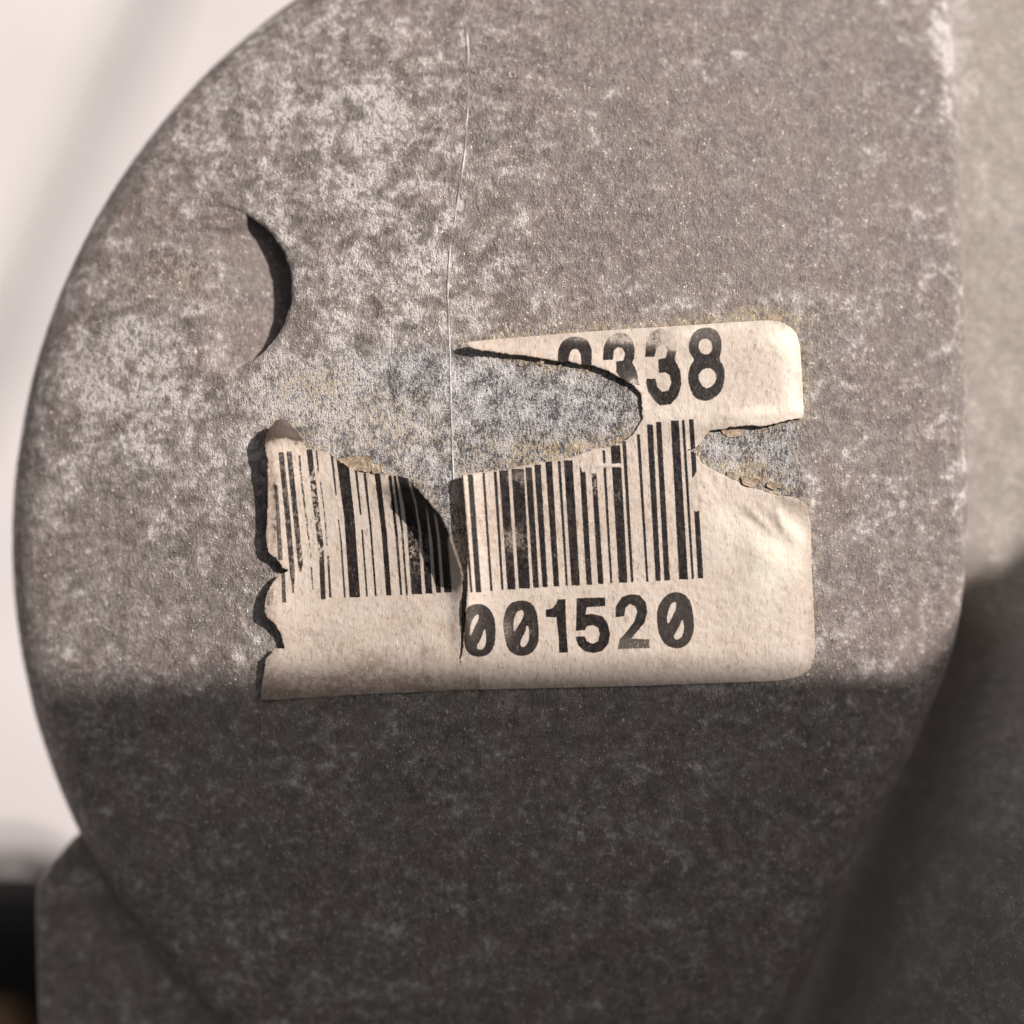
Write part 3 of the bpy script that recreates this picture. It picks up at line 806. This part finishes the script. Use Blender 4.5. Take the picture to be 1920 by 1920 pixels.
# ------------------------------------------------------------------ things behind
def box(name, x0, x1, y0, y1, z0, z1, mat, parent=None, bev=.3):
    import bmesh
    bm = bmesh.new()
    bmesh.ops.create_cube(bm, size=1)
    for v_ in bm.verts:
        v_.co = ((x0 + x1) / 2 + v_.co.x * (x1 - x0), (y0 + y1) / 2 + v_.co.y * (y1 - y0), (z0 + z1) / 2 + v_.co.z * (z1 - z0))
    bmesh.ops.bevel(bm, geom=bm.edges[:], offset=bev, segments=3, affect='EDGES', profile=.5)
    me = bpy.data.meshes.new(name); bm.to_mesh(me); bm.free()
    me.materials.append(mat)
    o = bpy.data.objects.new(name, me); COL.objects.link(o)
    if parent: o.parent = parent
    return o

# black rubber block below the lug
bx, by = at_z(60, 1668, -10)
blk = box('rubber_block', bx - 7, bx + 3.4, by - 8, by, -13.4, -10, M['rubber'], None, 1.5)
blk['label'] = 'black rubber block below the grey casting at the lower left edge'; blk['category'] = 'rubber block'
# brown wood beside it
wx, wy = at_z(16, 1915, -9)
wd_ = box('wooden_block', wx - 6, wx, wy - 7, wy, -10.6, -9.0, M['wood'], None, .5)
wd_['label'] = 'brown wooden block blurred in the bottom left corner'; wd_['category'] = 'wood'
# hose loop
hz = -14
hpts = chaikin(np.array([(-120, 1622), (-40, 1592), (20, 1580), (70, 1596), (130, 1640), (190, 1700)], float), 2, False)
hx, hy = at_z(hpts[:, 0], hpts[:, 1], hz)
hv = []; hq = []; sg = 12; hr = .17
hp = np.stack([hx, hy, np.linspace(hz, hz - .4, len(hx))], 1)
for k in range(len(hp)):
    tg = hp[min(k + 1, len(hp) - 1)] - hp[max(k - 1, 0)]; tg /= np.linalg.norm(tg)
    n1 = np.cross(tg, (0, 0, 1)); n1 /= np.linalg.norm(n1); n2 = np.cross(tg, n1)
    for s in range(sg):
        a = 2 * math.pi * s / sg
        hv.append(hp[k] + hr * (math.cos(a) * n1 + math.sin(a) * n2))
    if k:
        for s in range(sg):
            hq.append(((k - 1) * sg + s, (k - 1) * sg + (s + 1) % sg, k * sg + (s + 1) % sg, k * sg + s))
ho = mesh_from('rubber_hose', hv, hq, M['hose'])
ho['label'] = 'dark green hose bend blurred above the black block at the left edge'; ho['category'] = 'hose'

# ground: two pale slabs parted by a wide grey joint
def strip(name, poly, z0, z1, mat):
    n_ = len(poly)
    vv = [(a, b, z1) for a, b in poly] + [(a, b, z0) for a, b in poly]
    me = bpy.data.meshes.new(name)
    me.from_pydata([tuple(map(float, q_)) for q_ in vv], [], [list(range(n_))] + [[(k + 1) % n_, k, k + n_, (k + 1) % n_ + n_] for k in range(n_)])
    me.materials.append(mat)
    o = bpy.data.objects.new(name, me); COL.objects.link(o)
    return o
jx0, jy0 = at_z(262, 0, GZ); jx1, jy1 = at_z(70, 430, GZ)
u = np.array([jx1 - jx0, jy1 - jy0]); u /= np.linalg.norm(u); nrm = np.array([-u[1], u[0]])
a0 = np.array([jx0, jy0]) - u * 220; a1 = np.array([jx0, jy0]) + u * 260
jw = 1.25
gl = strip('ground', [a0 + nrm * 300, a1 + nrm * 300, a1 + nrm * jw, a0 + nrm * jw], GZ - 6, GZ, M['ground'])
gr = strip('ground', [a0 - nrm * jw, a1 - nrm * jw, a1 - nrm * 300, a0 - nrm * 300], GZ - 6, GZ, M['ground'])
jt = strip('ground_joint', [a0 + nrm * jw, a1 + nrm * jw, a1 - nrm * jw, a0 - nrm * jw], GZ - 6, GZ - .8, M['joint'])
for o in (gl, gr, jt): o['kind'] = 'structure'
for o in (gl, gr, jt):
    o.data.validate()

# unseen shadow caster added at the right, outline shaped to suit: its top edge throws the shadow over the lower half of the face
PX = 26.0
def to_panel(px, py, z=-.25):
    x, y = at_z(px, py, z)
    lam = (PX - x) / SUN[0]
    return (y + SUN[1] * lam, z + SUN[2] * lam)
edge = [to_panel(-900, 1262), to_panel(0, 1262), to_panel(900, 1262), to_panel(1500, 1258), to_panel(1760, 1250), to_panel(1812, 1150, -.6), to_panel(1845, 1072, -1.2), to_panel(1935, 985, -1.3), to_panel(2100, 860, -1.3)]
edge = [tuple(map(float, e)) for e in edge]
far_z = edge[0][1]
poly = edge + [(edge[-1][0] - .5, edge[-1][1] - 1.5), (0.0, edge[-1][1] - 3.5), (-2.0, GZ), (-45.0, GZ), (-45.0, far_z)]
n_ = len(poly)
vv = [(PX, a, b) for a, b in poly] + [(PX + .5, a, b) for a, b in poly]
me = bpy.data.meshes.new('added_shade_panel')
me.from_pydata(vv, [], [list(range(n_)), list(range(2 * n_ - 1, n_ - 1, -1))] + [[(k + 1) % n_, k, k + n_, (k + 1) % n_ + n_] for k in range(n_)])
me.materials.append(M['panel'])
po = thing('added_shade_panel', 'added unseen dark panels right of the housing, blocking sun and sky from its lower half', 'panel', (PX, 0, GZ))
sh = bpy.data.objects.new('shadow_caster', me); COL.objects.link(sh)
sh.parent = po; sh.location = (-PX, 0, -GZ)
side = box('sky_blocker', 11.6, 12.0, -15, -3.2, GZ, 12.5, M['panel'], po, .08)  # added out of view to block sky and darken the lower right
side.location = (-PX, 0, -GZ)
base = box('base_rail', 9.6, PX + 1.5, -40, -38, GZ, GZ + 2, M['panel'], po, .2)
base.location = (-PX, 0, -GZ)
